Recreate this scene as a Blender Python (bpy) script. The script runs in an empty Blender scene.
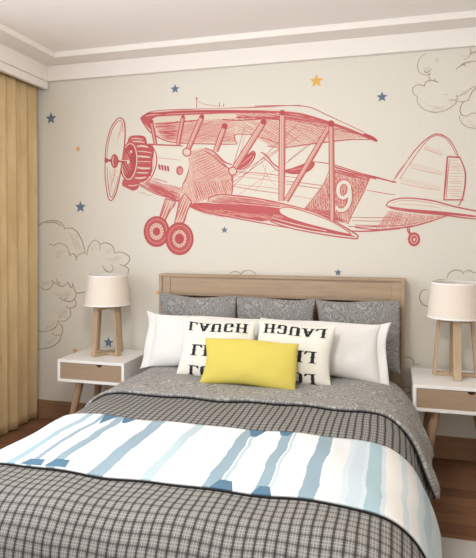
import bpy, bmesh, math, random
from mathutils import Vector, Matrix, Euler
random.seed(7)
S = bpy.context.scene
COL = S.collection
PI = math.pi

# ------------------------------------------------------------------ camera
F, YAW, YH, H = 560.0, math.radians(15.5), 234.0, 1.336
D = 3.55                                     # distance to the mural wall
cam = bpy.data.cameras.new('camera'); co = bpy.data.objects.new('camera', cam); COL.objects.link(co)
cam.sensor_fit = 'HORIZONTAL'; cam.sensor_width = 36; cam.lens = 36 * F / 476
cam.shift_y = -(279 - YH) / 476
cam.clip_start = 0.02
co.location = (0, 0, H); co.rotation_euler = (PI / 2, 0, YAW)
S.camera = co
sn, cs = math.sin(YAW), math.cos(YAW)

def wall_xz(px, py):
    """a place on the mural wall, read off the photograph, in metres"""
    u, v = (px - 238) / F, (YH - py) / F
    dx, dy = -sn + u * cs, cs + u * sn
    t = D / dy
    return dx * t, H + v * t

# ------------------------------------------------------------------ objects
def lin(c):
    return tuple(((x / 255) / 12.92 if x / 255 <= 0.04045 else ((x / 255 + 0.055) / 1.055) ** 2.4) for x in c) + (1.0,)

def obj(name, me, mat=None, parent=None):
    if isinstance(me, bmesh.types.BMesh):
        bm = me; me = bpy.data.meshes.new(name); bm.to_mesh(me); bm.free()
    o = bpy.data.objects.new(name, me); COL.objects.link(o)
    if mat is not None:
        for m in (mat if isinstance(mat, (list, tuple)) else [mat]): me.materials.append(m)
    if parent is not None: o.parent = parent
    return o

def tag(o, label, cat, group=None):
    o['label'] = label; o['category'] = cat
    if group: o['group'] = group
    return o

def empty(name, loc=(0, 0, 0), rot=(0, 0, 0)):
    o = bpy.data.objects.new(name, None); COL.objects.link(o)
    o.location = loc; o.rotation_euler = rot; o.empty_display_size = 0.1
    return o

def struct(o):
    o['kind'] = 'structure'; return o

def smooth(o, angle=None):
    for p in o.data.polygons: p.use_smooth = True
    if angle is not None:
        for e in o.data.edges: pass
        o.data.set_sharp_from_angle(angle=math.radians(angle))
    return o

def box(bm, x0, x1, y0, y1, z0, z1, bev=0.0):
    b = bmesh.new()
    bmesh.ops.create_cube(b, size=1)
    for v in b.verts:
        v.co = Vector(((x0 + x1) / 2 + v.co.x * (x1 - x0), (y0 + y1) / 2 + v.co.y * (y1 - y0), (z0 + z1) / 2 + v.co.z * (z1 - z0)))
    if bev: bmesh.ops.bevel(b, geom=b.edges[:], offset=bev, segments=2, affect='EDGES', profile=0.5)
    merge(bm, b); return bm

def merge(bm, b):
    me = bpy.data.meshes.new('tmp'); b.to_mesh(me); b.free(); bm.from_mesh(me); bpy.data.meshes.remove(me)

def bar(bm, p, q, w, d, up=(0, 0, 1), w2=None, d2=None, bev=0.002):
    """square-section bar from p to q, w wide along side axis, d deep"""
    p, q = Vector(p), Vector(q); a = (q - p).normalized()
    s = a.cross(Vector(up)).normalized(); t = s.cross(a).normalized()
    w2 = w if w2 is None else w2; d2 = d if d2 is None else d2
    b = bmesh.new(); vs = []
    for c, ww, dd in ((p, w, d), (q, w2, d2)):
        for i, j in ((-1, -1), (1, -1), (1, 1), (-1, 1)):
            vs.append(b.verts.new(c + s * i * ww / 2 + t * j * dd / 2))
    for f in ((0, 3, 2, 1), (4, 5, 6, 7), (0, 1, 5, 4), (1, 2, 6, 5), (2, 3, 7, 6), (3, 0, 4, 7)):
        b.faces.new([vs[i] for i in f])
    if bev: bmesh.ops.bevel(b, geom=b.edges[:], offset=bev, segments=2, affect='EDGES', profile=0.5)
    merge(bm, b); return bm

def lathe(bm, prof, seg=40, c=(0, 0), closed=False):
    rings = []
    for r, z in prof:
        rings.append([bm.verts.new((c[0] + r * math.cos(2 * PI * k / seg), c[1] + r * math.sin(2 * PI * k / seg), z)) for k in range(seg)])
    n = len(rings)
    for i in range(n if closed else n - 1):
        a, b = rings[i], rings[(i + 1) % n]
        for k in range(seg):
            bm.faces.new((a[k], a[(k + 1) % seg], b[(k + 1) % seg], b[k]))
    return bm

def cone_leg(bm, p, q, r0, r1, seg=20):
    p, q = Vector(p), Vector(q); a = (q - p).normalized()
    s = a.cross(Vector((0, 1, 0))).normalized(); t = s.cross(a).normalized()
    r = []
    for c, rr in ((p, r0), (q, r1)):
        r.append([bm.verts.new(c + (s * math.cos(2 * PI * k / seg) + t * math.sin(2 * PI * k / seg)) * rr) for k in range(seg)])
    for k in range(seg): bm.faces.new((r[0][k], r[0][(k + 1) % seg], r[1][(k + 1) % seg], r[1][k]))
    bm.faces.new(r[0][::-1]); bm.faces.new(r[1])
    bmesh.ops.recalc_face_normals(bm, faces=bm.faces[:])
    return bm

# ------------------------------------------------------------------ materials
class NT:
    def __init__(s, name, rough=0.6, spec=0.3):
        s.m = bpy.data.materials.new(name); s.m.use_nodes = True
        s.t = s.m.node_tree; s.b = s.t.nodes['Principled BSDF']
        s.b.inputs['Roughness'].default_value = rough
        s.b.inputs['Specular IOR Level'].default_value = spec
    def n(s, typ, **kw):
        x = s.t.nodes.new(typ)
        for k, v in kw.items():
            if k in x.inputs: x.inputs[k].default_value = v
            else: setattr(x, k, v)
        return x
    def l(s, a, b): s.t.links.new(a, b)
    def math(s, op, a, b=None, c=None):
        x = s.t.nodes.new('ShaderNodeMath'); x.operation = op
        for i, v in enumerate((a, b, c)):
            if v is None: continue
            if isinstance(v, (int, float)): x.inputs[i].default_value = v
            else: s.l(v, x.inputs[i])
        return x.outputs[0]
    def mix(s, fac, a, b, blend='MIX'):
        x = s.t.nodes.new('ShaderNodeMix'); x.data_type = 'RGBA'; x.blend_type = blend
        for i, v in ((0, fac), (6, a), (7, b)):
            if isinstance(v, (int, float, tuple)): x.inputs[i].default_value = v
            else: s.l(v, x.inputs[i])
        return x.outputs[2]
    def ramp(s, fac, stops, interp='LINEAR'):
        x = s.t.nodes.new('ShaderNodeValToRGB'); x.color_ramp.interpolation = interp
        e = x.color_ramp.elements
        while len(e) > 1: e.remove(e[-1])
        e[0].position, e[0].color = stops[0]
        for p, c in stops[1:]:
            k = e.new(p); k.color = c
        s.l(fac, x.inputs[0]); return x.outputs[0]
    def coord(s, which='Object'): return s.n('ShaderNodeTexCoord').outputs[which]
    def color(s, c):
        if isinstance(c, tuple): s.b.inputs['Base Color'].default_value = c
        else: s.l(c, s.b.inputs['Base Color'])
    def bump(s, h, dist=0.002, strength=0.5):
        x = s.n('ShaderNodeBump', Strength=strength, Distance=dist); s.l(h, x.inputs['Height']); s.l(x.outputs[0], s.b.inputs['Normal'])
    def mapping(s, vec, scale=(1, 1, 1), rot=(0, 0, 0)):
        x = s.n('ShaderNodeMapping'); x.inputs['Scale'].default_value = scale; x.inputs['Rotation'].default_value = rot
        s.l(vec, x.inputs[0]); return x.outputs[0]
    def noise(s, vec, scale, detail=2, rough=0.5, dist=0.0):
        x = s.n('ShaderNodeTexNoise', Scale=scale, Detail=detail, Roughness=rough, Distortion=dist); s.l(vec, x.inputs['Vector']); return x.outputs[0]

def plain(name, rgb, rough=0.6, spec=0.3, var=0.0, scale=30, bump=0.0):
    k = NT(name, rough, spec); c = lin(rgb)
    if var or bump:
        v = k.coord(); n = k.noise(v, scale, 3)
        lo = tuple(x * (1 - var) for x in c[:3]) + (1,); hi = tuple(min(1, x * (1 + var)) for x in c[:3]) + (1,)
        k.color(k.ramp(n, [(0.3, lo), (0.7, hi)]))
        if bump: k.bump(n, bump)
    else: k.color(c)
    return k.m

def wood(name, rgb, axis='X', rough=0.5, contrast=0.14, scale=1.0):
    k = NT(name, rough, 0.3); v = k.coord()
    sc = {'X': (1.5, 22, 22), 'Z': (22, 22, 1.5), 'Y': (22, 1.5, 22)}[axis]
    m = k.mapping(v, tuple(x * scale for x in sc))
    n1 = k.noise(m, 2.2, 5, 0.6, 0.6); n2 = k.noise(k.mapping(m, (3, 3, 3)), 4, 3)
    f = k.math('ADD', k.math('MULTIPLY', n1, 0.7), k.math('MULTIPLY', n2, 0.3))
    c = lin(rgb)
    lo = tuple(x * (1 - contrast * 1.8) for x in c[:3]) + (1,); hi = tuple(min(1, x * (1 + contrast)) for x in c[:3]) + (1,)
    k.color(k.ramp(f, [(0.3, lo), (0.48, c), (0.7, hi)])); k.bump(f, 0.0008, 0.3)
    return k.m

M = {}
M['wall'] = plain('wallpaper_beige', (220, 215, 205), 0.85, 0.1, 0.015, 60, 0.0004)
M['white'] = plain('ceiling_white', (244, 239, 235), 0.85, 0.1)
M['trim'] = plain('plaster_trim', (238, 232, 227), 0.7, 0.2)
M['lacquer'] = plain('white_lacquer', (240, 237, 234), 0.35, 0.4)
M['oak_x'] = wood('light_oak_across', (173, 149, 125), 'X')
M['oak_z'] = wood('light_oak_upright', (169, 145, 121), 'Z')
M['lampwood'] = wood('lamp_wood', (188, 163, 136), 'Z', 0.55)
M['drawerwood'] = wood('drawer_wood', (166, 141, 117), 'X', 0.5, 0.06)
M['baseboard'] = wood('baseboard_wood', (148, 114, 87), 'X', 0.5)
M['legwood'] = wood('leg_wood', (166, 136, 108), 'Z', 0.5)
M['dark'] = plain('dark_hollow', (62, 46, 36), 0.8, 0.1)
M['notch'] = plain('notch_brown', (84, 62, 46), 0.8, 0.1)
M['black'] = plain('black_print', (52, 50, 56), 0.85, 0.1)
M['sheet'] = plain('white_cotton', (238, 234, 230), 0.9, 0.1, 0.02, 40, 0.001)
M['pillow'] = plain('white_pillowcase', (230, 228, 225), 0.9, 0.1)
M['offwhite'] = plain('offwhite_linen', (232, 228, 218), 0.9, 0.1, 0.02, 300, 0.0005)
M['yellow'] = plain('yellow_cotton', (211, 194, 96), 0.85, 0.15, 0.03, 400, 0.0004)
M['shade'] = plain('linen_shade', (232, 220, 208), 0.9, 0.1, 0.03, 200, 0.0004)
M['shadetrim'] = plain('white_shade_trim', (245, 242, 240), 0.8, 0.1)
M['edge_shadow'] = plain('painted_edge_shadow', (44, 42, 42), 0.9, 0.05)  # near-black colour painting the gap shadow under the cloth edges
M['rug'] = plain('pale_grey_rug', (190, 184, 180), 0.95, 0.05, 0.1, 250, 0.003)
M['metal'] = plain('brushed_metal', (150, 146, 140), 0.4, 0.5)
M['red'] = plain('red_crayon', (192, 100, 103), 0.9, 0.05, 0.05, 40)
M['red2'] = plain('red_crayon_deep', (182, 88, 92), 0.9, 0.05)
M['pink'] = plain('red_crayon_faint', (212, 160, 148), 0.9, 0.05)
M['pale'] = plain('mural_pale_wash', (216, 202, 186), 0.9, 0.05)
M['paper'] = plain('mural_paper', (221, 215, 204), 0.9, 0.05)
M['pencil'] = plain('pencil_grey', (160, 145, 126), 0.9, 0.05)
M['pencil2'] = plain('pencil_grey_faint', (196, 184, 164), 0.9, 0.05)
M['starblue'] = plain('star_blue', (104, 122, 142), 0.9, 0.05)
M['stargold'] = plain('star_gold', (224, 172, 98), 0.9, 0.05)

def panel_mat():                                   # headboard infill: blocks of brown wood
    k = NT('headboard_infill', 0.6, 0.2); v = k.coord()
    x = k.n('ShaderNodeSeparateXYZ'); k.l(v, x.inputs[0])
    cell = k.math('FLOOR', k.math('DIVIDE', x.outputs[0], 0.115))
    w = k.n('ShaderNodeTexWhiteNoise', noise_dimensions='1D'); k.l(cell, w.inputs['W'])
    n = k.noise(k.mapping(v, (2, 30, 30)), 3, 4)
    f = k.math('ADD', k.math('MULTIPLY', w.outputs[0], 0.7), k.math('MULTIPLY', n, 0.3))
    k.color(k.ramp(f, [(0.0, lin((92, 68, 52))), (1.0, lin((150, 118, 92)))])); return k.m
M['infill'] = panel_mat()

def floor_mat():
    k = NT('floor_planks', 0.42, 0.35); v = k.coord()
    b = k.n('ShaderNodeTexBrick', Scale=1.0); b.offset = 0.37; b.inputs['Mortar Size'].default_value = 0.0012
    b.inputs['Brick Width'].default_value = 0.75; b.inputs['Row Height'].default_value = 0.095
    b.inputs['Color1'].default_value = (0, 0, 0, 1); b.inputs['Color2'].default_value = (1, 1, 1, 1); b.inputs['Mortar'].default_value = (0.0, 0.0, 0.0, 1)
    b.inputs['Bias'].default_value = 0.0
    k.l(v, b.inputs['Vector'])
    g = k.noise(k.mapping(v, (2.5, 34, 1)), 2.4, 5, 0.6, 0.5)
    f = k.math('ADD', k.math('MULTIPLY', b.outputs['Color'], 0.35), k.math('MULTIPLY', g, 0.65))
    c = k.ramp(f, [(0.2, lin((92, 62, 44))), (0.5, lin((120, 84, 60))), (0.8, lin((146, 108, 80)))])
    k.color(k.mix(b.outputs['Fac'], c, lin((70, 46, 30)))); k.bump(g, 0.0005, 0.2); return k.m
M['floor'] = floor_mat()

def curtain_mat():
    k = NT('curtain_tan', 0.9, 0.1); v = k.coord('UV')
    n = k.noise(k.mapping(v, (1.6, 0.8, 1)), 3.0, 4, 0.6, 0.4)
    w = k.noise(k.mapping(v, (60, 260, 1)), 3, 2)
    f = k.math('ADD', k.math('MULTIPLY', n, 0.75), k.math('MULTIPLY', w, 0.25))
    k.color(k.ramp(f, [(0.3, lin((192, 163, 118))), (0.55, lin((210, 184, 142))), (0.75, lin((220, 196, 156)))])); return k.m
M['curtain'] = curtain_mat()

def plaid_mat():
    k = NT('grey_plaid', 0.95, 0.05); v = k.coord('UV')
    x = k.n('ShaderNodeSeparateXYZ')
    # hand-woven wobble
    nz = k.n('ShaderNodeTexNoise', Scale=5.0, Detail=1.0); k.l(v, nz.inputs['Vector'])
    ad = k.n('ShaderNodeVectorMath', operation='MULTIPLY_ADD'); k.l(nz.outputs['Color'], ad.inputs[0]); ad.inputs[1].default_value = (0.012, 0.012, 0); k.l(v, ad.inputs[2])
    k.l(ad.outputs[0], x.inputs[0])
    P = 0.030
    def bands(c, wd):
        f = k.math('FRACT', k.math('DIVIDE', c, P))
        a = k.math('ABSOLUTE', k.math('SUBTRACT', f, 0.5))          # 0 centre of cell .. 0.5 at dark line
        dark = k.math('MULTIPLY', k.math('GREATER_THAN', a, wd), 1.0)
        light = k.math('LESS_THAN', k.math('ABSOLUTE', k.math('SUBTRACT', a, 0.14)), 0.05)
        return dark, light
    du, lu = bands(x.outputs[0], .385); dv, lv = bands(x.outputs[1], .42)
    fine = k.noise(k.mapping(v, (1, 1, 1)), 420, 2)
    base = k.ramp(fine, [(0.3, lin((102, 100, 97))), (0.7, lin((142, 139, 135)))])
    c = k.mix(k.math('MULTIPLY', k.math('MAXIMUM', lu, lv), 0.45), base, lin((186, 184, 180)))
    c = k.mix(k.math('MULTIPLY', dv, 0.55), c, lin((56, 54, 56)))
    c = k.mix(k.math('MULTIPLY', du, 0.80), c, lin((52, 50, 52)))
    k.color(c); k.bump(fine, 0.0006, 0.4); return k.m
M['plaid'] = plaid_mat()

def damask_mat(name, c0, c1, c2):
    k = NT(name, 0.9, 0.1); v = k.coord('UV')
    n = k.noise(v, 11.5, 1.5, 0.5, 0.8)
    f = k.math('FRACT', k.math('MULTIPLY', n, 15.0))
    a = k.math('ABSOLUTE', k.math('SUBTRACT', f, 0.5))
    n2 = k.noise(v, 500, 2)
    base = k.ramp(n2, [(0.3, lin(c0)), (0.7, lin(c1))])
    line = k.ramp(a, [(0.0, (1, 1, 1, 1)), (0.10, (0.7, 0.7, 0.7, 1)), (0.30, (0, 0, 0, 1))])
    k.color(k.mix(k.math('MULTIPLY', line, 0.8), base, lin(c2))); k.bump(line, 0.0012, 0.5); return k.m
M['damask'] = damask_mat('grey_damask', (112, 110, 109), (138, 136, 134), (172, 170, 167))
M['damask_lit'] = damask_mat('grey_damask_lit', (124, 122, 120), (152, 150, 147), (200, 198, 194))  # same damask, with the brighter light on the bed top put into its colour

def runner_mat():
    """white cotton with brushed blue bands running along the bed; UV in metres (across, along)"""
    k = NT('runner_print', 0.9, 0.1); v = k.coord('UV')
    x = k.n('ShaderNodeSeparateXYZ'); k.l(v, x.inputs[0])
    U, V = x.outputs[0], x.outputs[1]
    w1 = k.noise(k.mapping(v, (0.4, 1, 1)), 6, 1); w2 = k.noise(k.mapping(v, (0.6, 1, 1)), 45, 1)
    du = k.math('ADD', k.math('MULTIPLY', k.math('SUBTRACT', w1, 0.5), 0.032), k.math('MULTIPLY', k.math('SUBTRACT', w2, 0.5), 0.007))
    Uw = k.math('ADD', U, du)
    def band(c, w, src=None):
        return k.math('LESS_THAN', k.math('ABSOLUTE', k.math('SUBTRACT', src if src is not None else Uw, c)), w / 2)
    def rng(a, b):
        return k.math('MULTIPLY', k.math('GREATER_THAN', V, a), k.math('LESS_THAN', V, b))
    fib = k.noise(k.mapping(v, (1, 0.25, 1)), 160, 2)
    col = k.ramp(fib, [(0.3, lin((224, 227, 228))), (0.7, lin((234, 237, 238)))])
    wash = k.noise(k.mapping(v, (1, 0.25, 1)), 14, 2)
    col = k.mix(k.math('MULTIPLY', k.math('GREATER_THAN', wash, 0.56), 0.5), col, lin((216, 225, 228)))
    col = k.mix(k.math('MULTIPLY', k.math('GREATER_THAN', Uw, 0.50), 0.9), col, lin((200, 212, 219)))
    B1, B2, B3, PEA = lin((164, 188, 198)), lin((147, 168, 181)), lin((92, 124, 148)), lin((228, 226, 224))
    for c, w, cc, f in ((-0.46, 0.05, PEA, .6), (0.715, 0.05, PEA, 1), (0.53, 0.06, PEA, .7), (0.30, .03, PEA, .6), (0.86, .05, B1, .5),
                        (0.78, 0.04, PEA, .8), (-0.70, 0.05, B1, .3), (0.60, .04, B1, .25),
                        (-0.575, 0.032, B1, 1), (-0.505, 0.020, B2, 1), (-0.42, 0.036, B2, 1), (-0.245, 0.058, B2, 1), (-0.065, 0.040, B1, .75), (0.155, 0.046, B2, 1), (0.19, 0.012, B1, .8), (0.315, 0.040, B2, 1), (0.345, 0.010, B1, .7),
                        (0.465, 0.052, B2, 1), (0.655, 0.044, B1, 1)):
        col = k.mix(k.math('MULTIPLY', band(c, w), f), col, cc)
    for c, w, a, b in ((-0.50, 0.075, 1.69, 1.735), (-0.405, 0.075, 1.69, 1.745), (0.195, 0.065, 1.69, 1.75), (0.325, 0.055, 1.69, 1.745),
                       (-0.475, 0.065, 2.12, 2.25), (-0.385, 0.055, 2.16, 2.25), (0.185, 0.062, 2.155, 2.25), (0.305, 0.05, 2.19, 2.25), (0.90, 0.012, 1.93, 2.08), (0.93, 0.010, 1.72, 1.84)):
        # wedge-shaped overlaps of the brush
        mid = k.math('ABSOLUTE', k.math('SUBTRACT', U, c))
        hw = k.math('MULTIPLY_ADD', k.math('ABSOLUTE', k.math('SUBTRACT', V, 1.965)), 0.3, w / 2 - 0.077)
        col = k.mix(k.math('MULTIPLY', k.math('LESS_THAN', mid, hw), rng(a, b)), col, B3)
    k.color(col); k.bump(fib, 0.0006, 0.3); return k.m
M['runner'] = runner_mat()

# ------------------------------------------------------------------ the room
XL, XR, YB = -2.72, 1.6, -1.3
ZC, ZS, ZCB = 2.585, 2.545, 2.435       # ceiling, soffit, cornice bottom
def one(name, mat, *boxes, bev=0.0, parent=None):
    bm = bmesh.new()
    for b in boxes: box(bm, *b, bev=bev)
    return obj(name, bm, mat, parent)
struct(one('floor', M['floor'], (XL, XR, YB, D, -0.06, 0.0)))
struct(one('ceiling', M['white'], (XL, XR, YB, D, ZC, ZC + 0.06)))
struct(one('wall_back', M['wall'], (XL - .1, XR + .1, D, D + 0.1, -.06, ZC + .06)))
struct(one('wall_left', M['wall'], (XL - .1, XL, YB, -.4, -.06, ZC + .06), (XL - .1, XL, 2.9, D, -.06, ZC + .06), (XL - .1, XL, -.4, 2.9, -.06, .35), (XL - .1, XL, -.4, 2.9, 2.3, ZC + .06)))
struct(one('wall_right', M['wall'], (XR, XR + .1, YB, D, -.06, ZC + .06)))
struct(one('wall_front', M['wall'], (XL - .1, -1.1, YB - .1, YB, -.06, ZC + .06), (.9, XR + .1, YB - .1, YB, -.06, ZC + .06), (-1.1, .9, YB - .1, YB, -.06, .12), (-1.1, .9, YB - .1, YB, 2.4, ZC + .06)))
# soffit ring, its inner bead, and the cornice under it
sw = 0.19
struct(one('trim_1', M['trim'], (XL, XR, D - sw, D, ZS, ZC), (XL, -2.235, YB, D - sw, ZS, ZC), (XR - sw, XR, YB, D - sw, ZS, ZC), (-2.235, XR - sw, YB, YB + sw, ZS, ZC), bev=0.003))
struct(one('trim_2', M['trim'], (-2.395, XR, D - 0.035, D, ZCB, ZS - .0005), bev=0.003))
struct(one('trim_3', M['trim'], (-2.42, -2.395, YB, D - .001, ZCB, ZS - .0005), (-2.435, -2.402, YB, D - .02, ZCB - 0.056, ZCB - 0.002), bev=0.003))
bb = bmesh.new(); box(bb, XL, XR, D - 0.018, D - .0005, 0.0005, 0.118, 0.003); box(bb, XL, XR, D - 0.013, D - .0005, 0.118, 0.132, 0.003)
struct(obj('baseboard_back', bb, M['baseboard']))
struct(one('baseboard_left', M['baseboard'], (XL + .0005, XL + .018, YB, D - .02, 0.0005, 0.13), bev=0.003))
# windows
def window(name, along, a0, a1, z0, z1, c):
    bm = bmesh.new()
    def bx(p0, p1, q0, q1):
        if along == 'Y': box(bm, c - .03, c + .03, p0, p1, q0, q1, .004)
        else: box(bm, p0, p1, c - .03, c + .03, q0, q1, .004)
    bx(a0, a1, z0, z0 + .06); bx(a0, a1, z1 - .06, z1); bx(a0, a0 + .06, z0 + .06, z1 - .06); bx(a1 - .06, a1, z0 + .06, z1 - .06)
    n = 3
    for i in range(1, n):
        p = a0 + (a1 - a0) * i / n; bx(p - .03, p + .03, z0 + .06, z1 - .06)
    return struct(obj(name, bm, M['lacquer']))
window('window_1', 'Y', -.4, 2.9, .35, 2.3, XL - .05)
window('added_window', 'X', -1.1, .9, .12, 2.4, YB - .05)  # unseen window behind the camera, added to let in frontal light

# ------------------------------------------------------------------ curtain
def make_curtain():
    bm = bmesh.new(); uvl = bm.loops.layers.uv.new('UV')
    y1, y0, n = 3.50, 2.35, 260; nz = 36; rows = []
    rnd = [random.uniform(-1, 1) for _ in range(60)]
    for j in range(nz + 1):
        t = j / nz; z = 0.012 + t * (2.44 - 0.012); row = []
        for i in range(n + 1):
            s = i / n; y = y1 - s * (y1 - y0)
            k = s * (y1 - y0) / 0.105; kk = int(k)
            ph = 2 * PI * (k + 0.10 * math.sin(k * 1.7 + 1.0))
            amp = 0.038 + 0.010 * rnd[kk % 60]
            xx = -2.510 + amp * math.sin(ph) * (0.8 + .2 * (1 - t)) + 0.012 * math.sin(ph * 2 + 0.8) + 0.006 * math.sin(3 * t + k * .6)
            yy = y + 0.012 * math.cos(ph) + 0.010 * (1 - t) * math.sin(k * .8)
            row.append(bm.verts.new((xx, min(yy, 3.527), z + .004 * rnd[(kk * 7) % 60] * (1 - t))))
        rows.append(row)
    for j in range(nz):
        for i in range(n):
            f = bm.faces.new((rows[j][i], rows[j][i + 1], rows[j + 1][i + 1], rows[j + 1][i]))
            for l, (a, b) in zip(f.loops, ((i, j), (i + 1, j), (i + 1, j + 1), (i, j + 1))): l[uvl].uv = (a / n * 2.6, b / nz * 2.5)
    o = obj('curtain', bm, M['curtain']); smooth(o)
    md = o.modifiers.new('cloth', 'SOLIDIFY'); md.thickness = 0.003
    return tag(o, 'tan yellow pleated full-length curtain hanging at the left edge', 'curtain')
make_curtain()

# ------------------------------------------------------------------ rug
bm = bmesh.new(); box(bm, -1.9, 1.1, 0.35, 2.60, 0.0008, 0.012, 0.004)
tag(obj('area_rug', bm, M['rug']), 'pale grey low-pile rug on the wooden floor at the bottom right', 'rug')

# ------------------------------------------------------------------ bed
CX = -0.72
bed = empty('bed', (CX, 2.35, 0))
tag(bed, 'double bed with light oak panelled headboard against the mural wall', 'bed')
def inbed(o):
    o.parent = bed; o.matrix_parent_inverse = bed.matrix_world.inverted() if False else Matrix.Translation(Vector((-CX, -2.35, 0))); return o
hx0, hx1, ht = -1.503, 0.064, 1.07
hb = bmesh.new()
box(hb, hx0, hx0 + .075, 3.462, 3.53, 0.0, ht - .016, .002)          # stiles
box(hb, hx1 - .075, hx1, 3.462, 3.53, 0.0, ht - .016, .002)
box(hb, hx0 + .075, hx1 - .075, 3.466, 3.53, ht - .125, ht - .016, .002)   # top rail
box(hb, hx0 + .075, hx1 - .075, 3.466, 3.53, 0.28, 0.40, .002)
head = inbed(obj('headboard', hb, M['oak_x']))
c = bmesh.new()
box(c, hx0 - .002, hx1 + .002, 3.452, 3.535, ht - .016, ht, .002)            # cap and edge frame
box(c, hx0 - .002, hx0 + .020, 3.452, 3.4618, 0.0, ht - .016, .002); box(c, hx1 - .020, hx1 + .002, 3.452, 3.4618, 0.0, ht - .016, .002)
obj('edge_frame', c, M['oak_x'], head)
c = bmesh.new()
a0, a1, b0, b1 = hx0 + .075, hx1 - .075, .40, ht - .125
box(c, a0, a1, 3.468, 3.515, b1 - .014, b1 - .0005, .001); box(c, a0 + .0005, a0 + .014, 3.468, 3.515, b0, b1 - .014, .001); box(c, a1 - .014, a1 - .0005, 3.468, 3.515, b0, b1 - .014, .001)
obj('inner_bead', c, M['oak_z'], head)
c = bmesh.new(); n = 14
for i in range(n):
    xa = a0 + .015 + (a1 - a0 - .03) * i / n; xb = a0 + .015 + (a1 - a0 - .03) * (i + 1) / n
    box(c, xa + .001, xb - .001, 3.497 + (.006 if i % 2 else 0), 3.522, b0, b1 - .015, .002)
obj('infill_panel', c, M['infill'], head)
for (x, y) in ((-1.36, 1.60), (-.08, 1.60), (-1.36, 3.3), (-.08, 3.3)):
    l = bmesh.new(); box(l, x - .035, x + .035, y - .035, y + .035, 0.0125 if y < 2.6 else 0, 0.12, .004); inbed(obj('leg', l, M['oak_z']))
l = bmesh.new(); box(l, -1.43, -.01, 1.52, 3.455, .12, .25, .006); inbed(obj('bed_base', l, M['oak_x']))
l = bmesh.new(); box(l, -1.43, -.01, 1.51, 3.452, .252, .488, .045); mt = inbed(smooth(obj('mattress', l, M['sheet']), 40))

# cloth lying over the bed: a profile across, a fall at the foot
PR = [(0, .509), (.30, .511), (.50, .511), (.60, .509), (.67, .501), (.722, .482), (.775, .435), (.816, .36), (.842, .28), (.858, .20), (.866, .13), (.870, .07)]
def catmull(P, n):
    out = []
    for i in range(len(P) - 1):
        p0 = P[max(i - 1, 0)]; p1 = P[i]; p2 = P[i + 1]; p3 = P[min(i + 2, len(P) - 1)]
        for k in range(n):
            t = k / n
            out.append(tuple(.5 * (2 * b + (c - a) * t + (2 * a - 5 * b + 4 * c - d) * t * t + (3 * b - a - 3 * c + d) * t ** 3) for a, b, c, d in zip(p0, p1, p2, p3)))
    out.append(P[-1]); return out
PD = catmull(PR, 12); AL = [0]
for a, b in zip(PD, PD[1:]): AL.append(AL[-1] + math.dist(a, b))
def prof(s):
    s = abs(s)
    for i in range(len(AL) - 1):
        if s <= AL[i + 1] or i == len(AL) - 2:
            t = (s - AL[i]) / (AL[i + 1] - AL[i]); a, b = PD[i], PD[i + 1]
            return a[0] + (b[0] - a[0]) * t, a[1] + (b[1] - a[1]) * t
def bedsurf(s, y, off):
    """point of a cloth `off` above the bed; s metres across from the centre line, y towards the wall"""
    x, z = prof(s); e = .004
    x2, z2 = prof(abs(s) + e); tx, tz = x2 - x, z2 - z; L = math.hypot(tx, tz) or 1
    nx, nz = -tz / L, tx / L
    drop = max(0, .50 - z) / .4
    # soft wrinkles, deeper on the hanging side
    wr = .0035 * math.sin(y * 9 + s * 6) * math.sin(s * 8 - y * 4) + .0018 * math.sin(s * 23 + y * 17)
    wr += .004 * math.exp(-((y - 1.42) / .12) ** 2) * math.sin(s * 21 + 2 * math.sin(y * 14)) * math.sin(y * 19 + s * 5)
    wr += drop * (.014 * math.sin(y * 15 + 1.0 + s) + .006 * math.sin(y * 33))
    foot = 0.0; yy = y
    if y < 1.57:                                   # fall over the foot
        q = 1.57 - y; r = .13
        if q < r * PI / 2: ang = q / r; yy = 1.57 - r * math.sin(ang); foot = r * (1 - math.cos(ang))
        else: yy = 1.57 - r - .02 * math.sin(s * 11) * min(1, (q - r * PI / 2) / .3) * .5; foot = r + (q - r * PI / 2)
    o = off + wr
    z = z + nz * o; x = x + nx * o
    z = max(z - foot * (1 - min(1, drop)), .03 + off)
    return Vector((CX + math.copysign(x, s), yy - (o if foot > .06 else 0), z))
def cloth(name, s0, s1, ns, y0, y1, ny, off, mat, parent=None, thick=.008, edge=None, sub=None):
    bm = bmesh.new(); uvl = bm.loops.layers.uv.new('UV'); g = []
    for j in range(ny + 1):
        y = y0 + (y1 - y0) * j / ny; row = []
        for i in range(ns + 1):
            s = s0 + (s1 - s0) * i / ns; yy = y
            o = off(s, y) if callable(off) else off
            if edge: yy = edge(s, y)
            v = bm.verts.new(bedsurf(s, yy, o)); row.append((v, s, yy))
        g.append(row)
    for j in range(ny):
        for i in range(ns):
            q = (g[j][i], g[j][i + 1], g[j + 1][i + 1], g[j + 1][i])
            f = bm.faces.new([a[0] for a in q])
            for l, a in zip(f.loops, q): l[uvl].uv = (a[1], a[2])
    o = obj(name, bm, mat, parent); smooth(o)
    md = o.modifiers.new('cloth', 'SOLIDIFY'); md.thickness = thick; md.offset = 1.0
    return o
def quilt_edge(s, y):
    t = max(0, (y - 2.6) / .62); q = min(1, max(0, (abs(s) - .66) / .30)); q = q * q * (3 - 2 * q)
    return y - t * .22 * q
quilt = cloth('quilt', -1.02, 1.02, 150, 1.03, 3.22, 170, .0, M['plaid'], thick=.012, edge=quilt_edge)
tag(quilt, 'grey plaid quilt covering the bed with its head end folded back', 'quilt')
def flap_edge(s, y):
    t = (y - 2.6) / .62
    q = min(1, max(0, (s - .66) / .30)); q = q * q * (3 - 2 * q)
    return y + (1 - t) * (.010 * math.sin(s * 7) + .006 * math.sin(s * 19 + 1) - .035 * max(0, -s) + .01 - .21 * q) - t * .20 * q
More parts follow.
